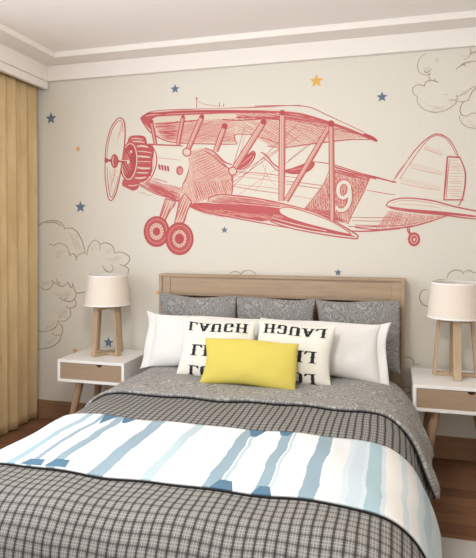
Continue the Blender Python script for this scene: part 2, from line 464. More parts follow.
flap = cloth('folded_cuff', -.93, 1.0, 130, 2.60, 3.225, 50, lambda s, y: .016 + .003 * math.exp(-((y - 2.62) / .03) ** 2) + .018 * max(0, abs(s) - .72) / .25, M['damask_lit'], quilt, thick=.014, edge=flap_edge)
flap['label'] = 'grey swirl-patterned reverse side of the quilt'
# shadow under the fold and runner edges is painted by dark strips below
runner = cloth('bed_runner', -.99, .99, 150, 1.69, 2.235, 44, lambda s, y: .016 + .004 * math.sin((y - 1.69) / .545 * PI), M['runner'], thick=.007,
               edge=lambda s, y: y + .006 * math.sin(s * 5) + .003 * math.sin(s * 13 + y))
tag(runner, 'white bed runner with brushed blue stripes across the plaid quilt', 'bed runner')

pp = cloth('edge_shadow', -.925, .995, 130, 2.594, 2.606, 2, lambda s, y: .013 + .018 * max(0, abs(s) - .72) / .25, M['edge_shadow'], quilt, thick=.004, edge=flap_edge); pp['label'] = 'painted shadow line under the folded-back quilt edge'
pp = cloth('runner_shadow', -.985, .985, 150, 1.683, 1.698, 2, .013, M['edge_shadow'], runner, thick=.004, edge=lambda s, y: y + .006 * math.sin(s * 5) + .003 * math.sin(s * 13 + y)); pp['label'] = 'painted shadow line under the runner edge'

# ------------------------------------------------------------------ pillows
def pshape(w, h, t, c=.07, sag=.18, seed=0, wrinkle=.004, p=.42):
    r = random.Random(seed); a = [r.uniform(0, 6) for _ in range(8)]
    def f(u, v, side):
        # corners stand proud, edges draw in
        x = w / 2 * u * (1 - c * (1 - v * v) * abs(u) ** 1.5)
        z = h / 2 * v * (1 - c * (1 - u * u) * abs(v) ** 1.5) + h / 2
        th = t / 2 * (max(0, 1 - u * u) * max(0, 1 - v * v)) ** p * (1 - sag * v)
        edge = (max(0, 1 - u * u) * max(0, 1 - v * v)) ** .3
        th += wrinkle * edge * (math.sin(5 * u + 3 * v + a[0]) * math.sin(4 * v - 2 * u + a[1]) + .5 * math.sin(11 * u - 7 * v + a[2]))
        th = max(th, 0.0)
        x += .006 * (1 - u * u) ** 0 * math.sin(3 * v + a[3]) * abs(u); z += .006 * math.sin(3.5 * u + a[4]) * abs(v)
        return Vector((x, -th if side < 0 else th, z))
    return f
def pillow_mesh(f, n=30):
    bm = bmesh.new(); uvl = bm.loops.layers.uv.new('UV'); gs = []
    def par(i): return math.sin((i / n - .5) * PI)                 # denser near the seam
    f0 = f(1, 0, 1); hh = f(0, 1, 1).z
    edge = {}
    for side in (-1, 1):
        g = []
        for j in range(n + 1):
            row = []
            for i in range(n + 1):
                if i in (0, n) or j in (0, n):
                    if (i, j) not in edge: edge[(i, j)] = bm.verts.new(f(par(i), par(j), -1) * Vector((1, 0, 1)) if False else Vector((f(par(i), par(j), -1).x, 0, f(par(i), par(j), -1).z)))
                    row.append(edge[(i, j)])
                else: row.append(bm.verts.new(f(par(i), par(j), side)))
            g.append(row)
        for j in range(n):
            for i in range(n):
                q = [(i, j), (i + 1, j), (i + 1, j + 1), (i, j + 1)]
                if side > 0: q = q[::-1]
                fc = bm.faces.new([g[b][a] for a, b in q])
                for l, (a, b) in zip(fc.loops, q): l[uvl].uv = (g[b][a].co.x + side * 3, g[b][a].co.z)
    return bm
def pillow(name, f, mat, loc, tilt, rz=0, roll=0):
    root = empty(name, loc, Euler((-math.radians(tilt), math.radians(roll), math.radians(rz))))
    cv = obj('pillowcase' if 'cushion' not in name else 'cushion_cover', pillow_mesh(f), mat, root); smooth(cv)
    return root, cv
BT = .534
GR = 'grey swirl-patterned pillows along the headboard'
for i, (cx, w, lab) in enumerate(((-1.212, .525, 'large grey swirl-patterned pillow at the left end of the headboard row'),
                                  (-.697, .497, 'large grey swirl-patterned pillow in the middle of the headboard row'),
                                  (-.197, .49, 'large grey swirl-patterned pillow at the right end of the headboard row'))):
    f = pshape(w, .415, .125, .05, .15, 10 + i, .003)
    o, cv = pillow('euro_pillow', f, M['damask'], (cx, 3.335, BT), 8, 0, (1, 0, -1)[i])
    tag(o, lab, 'pillow', GR)
def flange(f, w, h, sgn, parent, width=.055):
    bm = bmesh.new(); n = 28; g = []
    for j in range(n + 1):
        v = -1 + 2 * j / n; row = []
        for k in range(5):
            p = f(sgn * 1.0, v, -1); q = p.copy(); q.y = 0
            q.x += sgn * (width * k / 4 - .006)
            q.z += (k / 4) * (.016 * v * abs(v) ** 2)
            q.y += (k / 4) * .008 * math.sin(5 * v + sgn)
            row.append(bm.verts.new(q))
        g.append(row)
    for j in range(n):
        for k in range(4): bm.faces.new((g[j][k], g[j][k + 1], g[j + 1][k + 1], g[j + 1][k]))
    o = obj('flange', bm, M['pillow'], parent); smooth(o)
    m = o.modifiers.new('cloth', 'SOLIDIFY'); m.thickness = .005; m.offset = 0
    return o
for i, (cx, sgn, rz, roll, lab) in enumerate(((-1.088, -1, 2, .6, 'white pillow with a flat flange leaning behind the left lettered cushion'),
                                        (-.415, 1, -2, .6, 'white pillow with a flat flange leaning behind the right lettered cushion'))):
    f = pshape(.70, .322, .15, .075, .2, 20 + i, .006)
    o, cv = pillow('white_pillow', f, M['pillow'], (cx, 3.14 - .01 * i, BT), 17, rz, roll)
    flange(f, .70, .322, sgn, o)
    tag(o, lab, 'pillow', 'white pillows on the bed')

# lettering: split-serif poster capitals made of quads in a 1-high box
def q4(*p): return list(p)
def stem(x, y0=0.0, y1=1.0, w=.19, top=True, bot=True, lean=0.0):
    X = lambda y: x + lean * (y - y0)
    o = [q4((X(y0) - w / 2, y0), (X(y0) + w / 2, y0), (X(y1) + w / 2, y1), (X(y1) - w / 2, y1))]
    ym = (y0 + y1) / 2
    o.append(q4((X(ym) - w * .85, ym), (X(ym), ym - .11), (X(ym) + w * .85, ym), (X(ym), ym + .11)))
    for on, y, d in ((top, y1, -1), (bot, y0, 1)):
        if on:
            for sg in (-1, 1):
                o.append(q4((X(y) + sg * w * .30, y + d * .16), (X(y) + sg * w * .5, y + d * .10), (X(y) + sg * w * 1.15, y + d * .02), (X(y) + sg * w * .9, y + d * -.03)))
                o.append(q4((X(y), y + d * .05), (X(y) + sg * w * .5, y + d * .12), (X(y) + sg * w * 1.05, y - d * .0), (X(y) + sg * w * .5, y + d * .02)))
    return o
def hbar(x0, x1, y, h=.12): return [q4((x0, y - h / 2), (x1, y - h / 2), (x1, y + h / 2), (x0, y + h / 2))]
GL = {
 'L': (.72, stem(.2) + hbar(.2, .62, .05, .10) + [q4((.50, .02), (.66, .0), (.72, .30), (.60, .26))]),
 'A': (.86, stem(.18, 0, .98, .15, False, True, .24) + stem(.68, 0, .98, .20, False, True, -.24) + hbar(.27, .6, .36, .09)),
 'U': (.84, stem(.2, .12, 1, .20, True, False) + stem(.64, .12, 1, .16, True, False) + hbar(.2, .64, .07, .14) + [q4((.1, .15), (.2, .0), (.3, .0), (.3, .15)), q4((.54, .15), (.54, .0), (.64, .0), (.72, .15))]),
 'G': (.86, stem(.2, .1, .9, .20, False, False) + hbar(.2, .62, .94, .12) + hbar(.2, .62, .06, .12) + stem(.64, .04, .46, .18, True, False) + [q4((.58, .99), (.72, .99), (.72, .70), (.62, .76)), q4((.1, .85), (.3, .85), (.3, 1.0), (.2, 1.0)), q4((.1, .15), (.2, 0), (.3, 0), (.3, .15))]),
 'H': (.88, stem(.2) + stem(.68) + hbar(.2, .68, .5, .10)),
 'I': (.42, stem(.21)),
 'V': (.86, stem(.43, 0, .98, .16, True, False, -.25) + stem(.45, 0, .98, .20, True, False, .25)),
 'E': (.76, stem(.2) + hbar(.2, .66, .95, .10) + hbar(.2, .66, .05, .10) + hbar(.2, .52, .5, .09) + [q4((.56, 1), (.7, 1), (.7, .74), (.62, .78)), q4((.56, 0), (.62, .22), (.7, .26), (.7, 0))]),
 'O': (.84, stem(.2, .1, .9, .20, False, False) + stem(.64, .1, .9, .20, False, False) + hbar(.26, .58, .94, .12) + hbar(.26, .58, .06, .12) + [q4((.1, .85), (.3, .85), (.3, 1.0), (.22, 1.0)), q4((.54, .85), (.74, .85), (.62, 1), (.54, 1)), q4((.1, .15), (.22, 0), (.3, 0), (.3, .15)), q4((.54, .15), (.54, 0), (.62, 0), (.74, .15))]),
}
def lettering(f, flipx, parent):
    """three words printed upside down on the cushion front"""
    lift = .0022; layer = 0
    for word, x0, x1, ytop, ybot in (('LAUGH', -.82, .84, .88, .55), ('LIVE', -.66, .62, .06, -.31), ('LOVE', -.66, .66, -.64, -.95)):
        bm = bmesh.new(); tw = sum(GL[ch][0] for ch in word); x = 0
        for ch in word:
            adv, quads = GL[ch]
            for q in quads:
                layer += 1; N = 5; g = []
                for j in range(N + 1):
                    r = []
                    for i in range(N + 1):
                        s, t = i / N, j / N
                        px = (1 - s) * (1 - t) * q[0][0] + s * (1 - t) * q[1][0] + s * t * q[2][0] + (1 - s) * t * q[3][0]
                        py = (1 - s) * (1 - t) * q[0][1] + s * (1 - t) * q[1][1] + s * t * q[2][1] + (1 - s) * t * q[3][1]
                        u = x0 + (x1 - x0) * (x + px) / tw
                        if flipx: u = -u
                        v = ytop + (ybot - ytop) * py             # heads down
                        e = .004
                        p = f(u, v, -1); n = (f(u + e, v, -1) - p).cross(f(u, v + e, -1) - p).normalized()
                        if n.y > 0: n = -n
                        r.append(bm.verts.new(p + n * (lift + layer * 4e-6)))
                    g.append(r)
                for j in range(N):
                    for i in range(N): bm.faces.new((g[j][i], g[j][i + 1], g[j + 1][i + 1], g[j + 1][i]))
            x += adv
        obj('printed_word', bm, M['black'], parent)['label'] = 'black upside-down printed word'
for i, (cx, y, rz, roll, fx, lab) in enumerate(((-.962, 2.965, 2, 1.2, False, 'off-white cushion with upside-down black lettering, left of its pair'),
                                             (-.532, 2.97, -2, 1.5, True, 'off-white cushion with upside-down black lettering, right of its pair'))):
    f = pshape(.43, .325, .12, .045, .15, 40 + i, .003)
    o, cv = pillow('lettered_cushion', f, M['offwhite'], (cx, y, BT), 19, rz, roll)
    lettering(f, fx, o)
    tag(o, lab, 'cushion', 'lettered cushions on the bed')
f = pshape(.525, .25, .12, .055, .1, 61, .003)
o, cv = pillow('yellow_cushion', f, M['yellow'], (-.738, 2.84, BT), 22, -1, .6)
tag(o, 'plain bright yellow rectangular cushion at the front of the pillows', 'cushion')

# ------------------------------------------------------------------ nightstands and lamps
def make_nightstand():
    r = empty('nightstand'); W, Dp, z0, z1, t = .465, .40, .400, .540, .018
    b = bmesh.new()
    box(b, 0, W, 0, Dp, z1 - t, z1, .002); box(b, 0, W, 0, Dp, z0, z0 + t, .002)
    box(b, 0, t, .0005, Dp, z0 + t, z1 - t); box(b, W - t, W, .0005, Dp, z0 + t, z1 - t); box(b, t, W - t, Dp - t, Dp, z0 + t, z1 - t)
    obj('body', b, M['lacquer'], r)
    # drawer front with a half-round finger notch in its top edge
    b = bmesh.new(); x0, x1, za, zb = t + .0015, W - t - .0015, z0 + t + .0015, z1 - t - .0015; cx, R = W * .625, .020
    pts = [(x0, za), (x1, za), (x1, zb)] + [(cx + R * math.cos(a), zb - R * math.sin(a) * .95) for a in [PI * k / 16 for k in range(17)]] + [(x0, zb)]
    vf = [b.verts.new((x, .006, z)) for x, z in pts]; fc = b.faces.new(vf)
    ex = bmesh.ops.extrude_face_region(b, geom=[fc]); bmesh.ops.translate(b, vec=(0, .016, 0), verts=[v for v in ex['geom'] if isinstance(v, bmesh.types.BMVert)])
    bmesh.ops.recalc_face_normals(b, faces=b.faces[:])
    d = obj('drawer_front', b, M['drawerwood'], r); d['label'] = 'pale wood drawer front'
    b = bmesh.new(); box(b, cx - R - .004, cx + R + .004, .024, .030, zb - R - .004, zb - .001); h = obj('finger_notch', b, M['notch'], d); h['label'] = 'dark half-round notch'
    b = bmesh.new(); box(b, .05, W - .05, .07, Dp - .07, z0 - .022, z0 - .0005, .002); obj('under_frame', b, M['legwood'], r)
    for sx, sy in ((0, 0), (1, 0), (0, 1), (1, 1)):
        tx, ty = (.120 if sx == 0 else W - .120), (.075 if sy == 0 else Dp - .075)
        fx, fy = (.05 if sx == 0 else W - .05), (.02 if sy == 0 else Dp - .045)
        b = bmesh.new(); cone_leg(b, (tx, ty, z0 - .001), (fx, fy, 0.0005), .026, .017); o = obj('leg', b, M['legwood'], r); smooth(o, 40)
    return r
def make_lamp():
    r = empty('table_lamp'); b = bmesh.new()
    zt = .318
    prof_ = [(.151, .330), (.1505, .332), (.129, .524), (.1275, .524), (.149, .332), (.1495, .330)]
    lathe(b, prof_, 56, closed=True); sh = obj('lamp_shade', b, M['shade'], r); smooth(sh, 40)
    for z, rad, rt in ((.3285, .1521, .1511), (.517, .1306, .1296)):
        b = bmesh.new(); lathe(b, [(rad, z), (rt, z + .009), (rt - .0028, z + .009), (rad - .0028, z)], 56, closed=True); o = obj('shade_trim', b, M['shadetrim'], sh); smooth(o, 40); o['label'] = 'white edge band'
    b = bmesh.new()                                                # spider fitting and bulb holder
    for k in range(3):
        a = 2 * PI * k / 3; bar(b, (0, 0, .50), (.1278 * math.cos(a), .1278 * math.sin(a), .512), .004, .004, bev=0)
    lathe(b, [(.006, zt), (.006, .36), (.016, .362), (.016, .41), (.006, .412), (.005, .505), (.0, .505)], 16)
    obj('bulb_holder', b, M['metal'], r)
    b = bmesh.new(); lathe(b, [(.012, .41), (.014, .425), (.028, .45), (.029, .465), (.02, .485), (.0, .493)], 20); o = obj('bulb', b, M['shadetrim'], r); smooth(o)
    # two crossing A-frames: four flat legs, crossed bars at head and foot
    ft, tp = .112, .088
    for k in range(4):
        a = PI / 2 * k; c, s = math.cos(a), math.sin(a)
        b = bmesh.new()
        p, q = Vector((ft * c, ft * s, 0.0005)), Vector((tp * c, tp * s, zt))
        sd = Vector((-s, c, 0))
        bar(b, p, q, .041, .017, up=(c, s, 0), bev=.0015)
        obj('leg', b, M['lampwood'], r)
    b = bmesh.new()
    bar(b, (-ft + .010, 0, .009), (ft - .010, 0, .009), .034, .017, bev=.001); bar(b, (0, -ft + .010, .010), (0, ft - .010, .010), .034, .017, bev=.001)
    obj('foot_bar', b, M['lampwood'], r)
    b = bmesh.new()
    bar(b, (-tp + .010, 0, zt - .010), (tp - .010, 0, zt - .010), .034, .018, bev=.001); bar(b, (0, -tp + .010, zt - .011), (0, tp - .010, zt - .011), .034, .018, bev=.001)
    obj('head_bar', b, M['lampwood'], r)
    return r
def dup(o, parent=None):
    n = o.copy(); COL.objects.link(n)
    if parent is not None: n.parent = parent
    for ch in list(o.children): dup(ch, n)
    return n
na = make_nightstand(); nb = dup(na)
na.location = (-2.058, 3.125, 0); nb.location = (.100, 3.105, 0)
tag(na, 'white nightstand with a wood drawer, between the curtain and the bed', 'nightstand', 'nightstands beside the bed')
tag(nb, 'white nightstand with a wood drawer, right of the bed', 'nightstand', 'nightstands beside the bed')
la = make_lamp(); lb = dup(la)
la.location = (-1.830, 3.352, .5405); la.rotation_euler.z = math.radians(-22)
lb.location = (.335, 3.355, .5405); lb.rotation_euler.z = math.radians(0)
tag(la, 'table lamp with cream drum shade and wooden A-frame, on the left nightstand', 'lamp', 'bedside lamps')
tag(lb, 'table lamp with cream drum shade and wooden A-frame, on the right nightstand', 'lamp', 'bedside lamps')

# ------------------------------------------------------------------ the wall drawing
WY = D - .0010                                       # paint lies on the wallpaper
class Ink:
    """brush strokes lying on the wall, gathered into one mesh per drawn part"""
    step = 0
    def __init__(s): s.bm = bmesh.new(); s.mi = 0; s.mats = []
    def mat(s, m):
        if m not in s.mats: s.mats.append(m)
        s.mi = s.mats.index(m); return s
    def y(s):
        Ink.step += 1; return WY - Ink.step * 1.2e-6
    def stroke(s, pts, w, m='red', taper=.35, sm=True, jit=0.0):
        s.mat(m)
        if sm and len(pts) > 2: pts = catmull(pts, 6)
        if jit:
            a, b = random.uniform(0, 6), random.uniform(0, 6)
            pts = [(x + jit * math.sin(a + i * .35), y + jit * math.sin(b + i * .31)) for i, (x, y) in enumerate(pts)]
        n = len(pts); y = s.y(); L = []; R = []
        for i, (px, py) in enumerate(pts):
            a = pts[max(i - 1, 0)]; b = pts[min(i + 1, n - 1)]
            dx, dy = b[0] - a[0], b[1] - a[1]; l = math.hypot(dx, dy) or 1
            t = i / (n - 1); ww = w / 2 * (1 - taper + taper * math.sin(PI * min(max(t, .08), .92)))
            nx, ny = -dy / l * ww, dx / l * ww
            for arr, sg in ((L, 1), (R, -1)):
                X, Z = wall_xz(px + sg * nx, py + sg * ny); arr.append(s.bm.verts.new((X, y, Z)))
        for i in range(n - 1):
            f = s.bm.faces.new((L[i], L[i + 1], R[i + 1], R[i])); f.material_index = s.mi
        return s
    def fill(s, pts, m='red', sm=True, closed=True):
        s.mat(m); y = s.y()
        if sm:
            P = pts + pts[:3]; out = []
            for i in range(len(pts)):
                p0, p1, p2, p3 = P[i - 1] if i else pts[-1], P[i], P[i + 1], P[i + 2]
                for k in range(4):
                    t = k / 4
                    out.append(tuple(.5 * (2 * b + (c - a) * t + (2 * a - 5 * b + 4 * c - d) * t * t + (3 * b - a - 3 * c + d) * t ** 3) for a, b, c, d in zip(p0, p1, p2, p3)))
            pts = out
        vs = [s.bm.verts.new((lambda q: (q[0], y, q[1]))(wall_xz(*p))) for p in pts]
        f = s.bm.faces.new(vs); f.material_index = s.mi; f.normal_update()
        bmesh.ops.triangulate(s.bm, faces=[f]); return s
    def hatch(s, poly, ang, gap, w, m='red', jit=.5, brk=0.15):
        c, d = math.cos(math.radians(ang)), math.sin(math.radians(ang))
        R = [(x * c + y * d, -x * d + y * c) for x, y in poly]
        v = min(p[1] for p in R) + gap * .5
        while v < max(p[1] for p in R):
            xs = []
            for (x0, y0), (x1, y1) in zip(R, R[1:] + R[:1]):
                if (y0 > v) != (y1 > v): xs.append(x0 + (v - y0) / (y1 - y0) * (x1 - x0))
            xs.sort()
            for a, b in zip(xs[::2], xs[1::2]):
                if b - a < .8: continue
                if random.random() < brk: a += (b - a) * random.uniform(0, .4)
                if random.random() < brk: b -= (b - a) * random.uniform(0, .4)
                pts = []
                for k in range(4):
                    xx = a + (b - a) * k / 3; yy = v + random.uniform(-jit, jit) * .5
                    pts.append((xx * c - yy * d, xx * d + yy * c))
                s.stroke(pts, w * random.uniform(.7, 1.2), m, .6)
            v += gap * random.uniform(.75, 1.25)
        return s
    def ring(s, cx, cy, rx, ry, w, m='red', rot=0, turns=1.0):
        n = 28; r = math.radians(rot); pts = []
        for k in range(int(n * turns) + 1):
            a = 2 * PI * k / n; x, y = rx * math.cos(a), ry * math.sin(a)
            pts.append((cx + x * math.cos(r) - y * math.sin(r), cy + x * math.sin(r) + y * math.cos(r)))
        return s.stroke(pts, w, m, 0, False)
    def disc(s, cx, cy, rx, ry, m='red', rot=0):
        r = math.radians(rot); pts = []
        for k in range(24):
            a = 2 * PI * k / 24; x, y = rx * math.cos(a), ry * math.sin(a)
            pts.append((cx + x * math.cos(r) - y * math.sin(r), cy + x * math.sin(r) + y * math.cos(r)))
        return s.fill(pts, m, False)
    def done(s, name, parent=None, centre=None):
        for f in s.bm.faces:
            f.normal_update()
            if f.normal.y > 0: f.normal_flip()
        o = obj(name, s.bm, [M[m] for m in s.mats], parent)
        md = o.modifiers.new('vinyl', 'SOLIDIFY'); md.thickness = .00101; md.offset = -1      # thin vinyl on the wallpaper
        return o

def Z(ox, oy, sc, pts): return [(ox + x / sc, oy + y / sc) for x, y in pts]
A = lambda *p: Z(100, 85, 2.38, p)
B = lambda *p: Z(200, 85, 2.38, p)
Z1 = lambda *p: Z(100, 95, 5.289, p)
Z2 = lambda *p: Z(130, 165, 5.289, p)
Z3 = lambda *p: Z(180, 90, 5.289, p)
Z4 = lambda *p: Z(190, 160, 4.76, p)
Z5 = lambda *p: Z(260, 90, 3.967, p)
Z6 = lambda *p: Z(270, 160, 4.76, p)
Z7 = lambda *p: Z(360, 120, 3.983, p)

plane = empty('biplane_drawing', (wall_xz(260, 235)[0], D, wall_xz(260, 250)[1]))
tag(plane, 'large red sketched biplane drawn on the beige wall above the bed', 'wall drawing')
def part(ink, name):
    o = ink.done(name); o.parent = plane; o.matrix_parent_inverse = Matrix.Translation(-plane.location); return o

# --- far things first: fuselage
k = Ink()
body = Z1((250, 262), (300, 265), (440, 268)) + A((215, 150), (250, 150), (272, 162), (300, 188), (330, 190)) + B((130, 165), (160, 172), (190, 198), (225, 195), (265, 182), (310, 188), (415, 220), (460, 231)) + Z7((133, 245), (300, 320), (345, 382), (280, 405), (200, 425), (100, 437), (0, 430)) + Z6((390, 330), (250, 300), (0, 250)) + A((262, 285), (215, 285)) + Z2((320, 195), (265, 190), (130, 140), (50, 100)) 
k.fill(body, 'paper', False)
k.stroke(Z1((250, 262), (300, 264), (440, 270)), 1.2).stroke(Z1((255, 258), (330, 262), (430, 266)), .7)
k.stroke(Z1((300, 332), (360, 338), (430, 345)), .7, 'pink').stroke(Z1((280, 440), (310, 448), (358, 462)), .8)
k.stroke(Z1((275, 268), (296, 310), (298, 370), (275, 430), (245, 465)), 1.3).stroke(Z1((262, 275), (283, 320), (284, 380), (262, 430)), .8, 'pink')
k.stroke(Z2((40, 95), (130, 140), (200, 165), (260, 190)), 1.6).stroke(Z2((50, 108), (130, 150), (200, 172), (262, 196)), 1.1)
lower = Z2((100, 70), (190, 100), (275, 120), (262, 185), (130, 135), (60, 98))
k.hatch(lower, 28, 1.3, .9).hatch(lower, -50, 1.5, .7, 'pink').hatch(Z2((60, 95), (110, 92), (270, 160), (262, 188), (130, 138)), 25, .9, .9)
for i in range(4):
    x = 308 + i * 15; k.fill(Z1((x, 366 + i * 3), (x + 11, 368 + i * 3), (x + 14, 396 + i * 3), (x + 4, 394 + i * 3)), 'red2', False)
k.disc(*Z1((422, 400))[0], 3.6, 4.6, 'red').disc(*Z1((424, 402))[0], 2.3, 3.1, 'pink').ring(*Z1((424, 402))[0], 1.5, 2.2, .6)
k.stroke(Z1((470, 330), (474, 380), (455, 440), (438, 480), (430, 550)), 1.1).stroke(Z1((476, 360), (462, 430), (440, 475)), .8)
side = A((216, 158), (250, 150), (272, 165), (302, 195), (315, 215), (314, 258), (300, 265), (262, 270), (215, 285), (190, 290), (196, 250), (212, 205))
k.fill(side, 'pale').hatch(side, 78, 1.6, .75, 'pink').hatch(side, 40, 1.7, .7, 'pink').hatch(side, -12, 2.0, .6, 'pink').hatch(A((225, 230), (314, 225), (314, 258), (262, 270), (225, 280)), 70, 1.9, .75, 'red').hatch(A((216, 165), (250, 152), (300, 195), (313, 215), (225, 235)), -25, 2.4, .55, 'red')
k.stroke(side[2:7], 1.2).stroke(A((312, 215), (316, 235), (313, 260)), .9)
k.stroke(A((250, 150), (272, 160), (295, 182), (315, 190)), 1.6).stroke(A((248, 156), (268, 168), (292, 190), (312, 200)), 1.3)
# lines along the body
for p in (A((320, 205), (400, 212), (476, 222)), A((318, 216), (400, 226), (476, 236)), A((318, 236), (400, 244), (440, 250)), B((60, 205), (120, 212), (190, 222)), B((205, 228), (280, 238), (325, 245)), B((205, 236), (260, 243), (322, 252)), B((75, 240), (130, 250), (188, 258)), B((210, 262), (250, 268), (290, 275)), B((395, 250), (440, 258), (470, 262)), B((360, 315), (420, 316), (476, 314)), B((362, 322), (420, 324), (476, 320))):
    k.stroke(p, .7, 'pink' if random.random() < .5 else 'red')
k.stroke(B((130, 255), (150, 225), (158, 190)), .6, 'pink').stroke(B((140, 162), (160, 215), (180, 240)), .5, 'pink')
k.stroke(B((265, 182), (310, 188), (360, 203), (415, 220), (460, 231)), 1.1).stroke(B((312, 192), (370, 210), (420, 224)), 1.5)
k.stroke(Z7((0, 212), (60, 226), (140, 248)), 1.0)
k.stroke(Z7((-20, 428), (60, 437), (130, 433), (210, 423), (280, 404), (345, 382)), 1.5).stroke(Z7((-20, 418), (80, 422), (160, 420), (240, 408)), 1.0).stroke(B((350, 347), (400, 348), (476, 342)), 1.4).stroke(B((352, 336), (400, 338), (470, 334)), 1.0)
tl = Z7((112, 362), (180, 370), (260, 378), (340, 383), (275, 404), (200, 422), (120, 433), (60, 436))
k.hatch(tl, 108, 1.3, .7, 'red').hatch(tl, 8, 2.0, .6, 'pink').hatch(tl, 70, 2.0, .6, 'pink')
pn = Z6((300, 45), (390, 62), (476, 85), (440, 165), (400, 240), (372, 305), (300, 290), (230, 262), (165, 232), (215, 170), (255, 110))
k.fill(pn, 'pale', False).hatch(pn, 98, 1.25, .75, 'pink').hatch(pn, 75, 1.4, .7, 'red').hatch(pn, 88, 2.2, .6, 'red').hatch(pn, 15, 3.2, .55, 'pink')
k.hatch(Z6((175, 230), (300, 240), (372, 300), (300, 292)), 12, 1.0, .8).hatch(Z6((310, 36), (476, 82), (470, 100), (305, 62)), 15, .9, .9)
k.stroke(Z6((476, 85), (440, 165), (400, 240), (372, 305)), 1.0).stroke(Z6((280, 55), (255, 115), (215, 170), (165, 232)), .8)
part(k, 'fuselage')
# cockpits
k = Ink(); k.fill(A((326, 198), (340, 178), (360, 161), (368, 165), (354, 188), (336, 199)), 'red').stroke(A((322, 200), (340, 200), (358, 188), (369, 168), (364, 158), (345, 172)), 1.3, 'red2').stroke(A((335, 190), (350, 178), (362, 168)), .8, 'pink')
part(k, 'cockpit')
k = Ink(); k.fill(B((198, 204), (218, 198), (240, 190), (264, 181), (271, 190), (254, 205), (230, 212), (212, 211)), 'red').stroke(B((145, 160), (158, 168), (175, 188), (202, 206)), 1.5).stroke(B((150, 172), (166, 186), (182, 202), (204, 211)), 1.1).stroke(B((200, 206), (235, 211), (260, 203), (272, 188), (264, 180)), 1.2, 'red2').stroke(B((215, 203), (240, 198), (262, 188)), .7, 'pink')
part(k, 'cockpit')

# upper wing
k = Ink()
wing = A((97, 80), (112, 66), (160, 62), (300, 59), (420, 58)) + B((200, 59), (245, 66), (290, 80), (350, 100), (390, 117), (422, 134), (400, 129), (350, 131), (310, 135), (260, 140), (200, 150), (170, 147), (140, 132), (122, 118), (85, 118), (82, 126), (92, 138)) + A((280, 140), (200, 140), (165, 136), (125, 120), (112, 108))
k.fill(wing, 'pale', False)
k.hatch(A((125, 95), (230, 84), (320, 80), (322, 136), (200, 138), (160, 134), (122, 112)), 8, 1.25, .8, 'pink').hatch(A((130, 92), (190, 86), (185, 132), (150, 130)), 4, 1.1, .8, 'red').hatch(A((190, 84), (325, 80), (322, 136), (190, 138)), -20, 1.7, .6, 'red').hatch(A((190, 84), (325, 80), (322, 136), (190, 138)), 70, 2.0, .5, 'pink')
uw = B((85, 82), (200, 76), (250, 84), (300, 96), (390, 124), (310, 134), (200, 148), (170, 145), (120, 116), (88, 112))
k.hatch(uw, 14, 1.4, .7, 'pink').hatch(uw, 35, 2.0, .6, 'red').hatch(B((85, 68), (200, 66), (290, 82), (400, 124), (290, 100), (200, 82), (85, 80)), 10, 1.0, .8)
k.fill(A((97, 80), (112, 74), (160, 69), (124, 82), (133, 112), (118, 104)), 'red')
k.stroke(A((97, 80), (115, 69), (160, 66), (230, 63), (300, 62), (400, 63)), 2.4, 'red2').stroke(A((100, 80), (130, 74), (200, 70), (300, 66), (420, 66)), 1.8).stroke(B((150, 63), (200, 65), (245, 71), (300, 87), (360, 108), (421, 134)), 2.2).stroke(B((200, 70), (260, 80), (340, 104), (420, 135)), 1.1).stroke(B((390, 116), (412, 126), (422, 134)), 2.4, 'red2')
k.stroke(A((102, 76), (120, 64), (170, 59), (280, 56), (380, 52), (476, 48)), .8).stroke(B((130, 50), (210, 49), (260, 53), (310, 75), (390, 112)), .8).stroke(A((125, 66), (230, 58), (330, 55), (420, 53)), .7, 'pink')
k.stroke(A((97, 80), (108, 98), (125, 116), (160, 134), (200, 139)), 1.3).stroke(A((198, 139), (240, 140), (285, 141), (326, 141)), 1.1).stroke(A((326, 140), (320, 128), (322, 118), (340, 117), (362, 119)), 1.1).stroke(A((362, 119), (400, 130), (430, 141)), .8).stroke(B((160, 145), (200, 149), (260, 141), (310, 135), (360, 130), (405, 130)), 1.2)
k.stroke(A((130, 92), (170, 90), (235, 84)), 1.5).stroke(A((290, 82), (330, 84), (400, 80)), 1.2, 'red2').stroke(A((132, 100), (160, 98), (182, 98)), 1.3).stroke(A((140, 110), (160, 112), (184, 108)), 1.0)
for x in range(4): k.stroke(B((90 + x * 26, 76), (130 + x * 26, 78), (190 + x * 15, 84)), 1.0)
part(k, 'upper_wing')
k = Ink(); k.stroke(A((230, 30), (230, 54)), .9).stroke(A((230, 36), (250, 46), (286, 50)), .6, 'pink').stroke(A((285, 42), (285, 52)), .9).stroke(A((295, 44), (294, 52)), .9).disc(*A((230, 32))[0], .9, 1.1)
part(k, 'antenna')

# rigging wires
k = Ink()
for p in (A((316, 232), (476, 120)), B((70, 250), (230, 95)), B((82, 268), (190, 195)), B((60, 232), (190, 150)), B((200, 190), (290, 120)), B((210, 180), (300, 105)), A((313, 205), (345, 100)), A((322, 205), (352, 100))):
    k.stroke(p, .65, 'pink' if random.random() < .4 else 'red', .3)
part(k, 'rigging_wire')

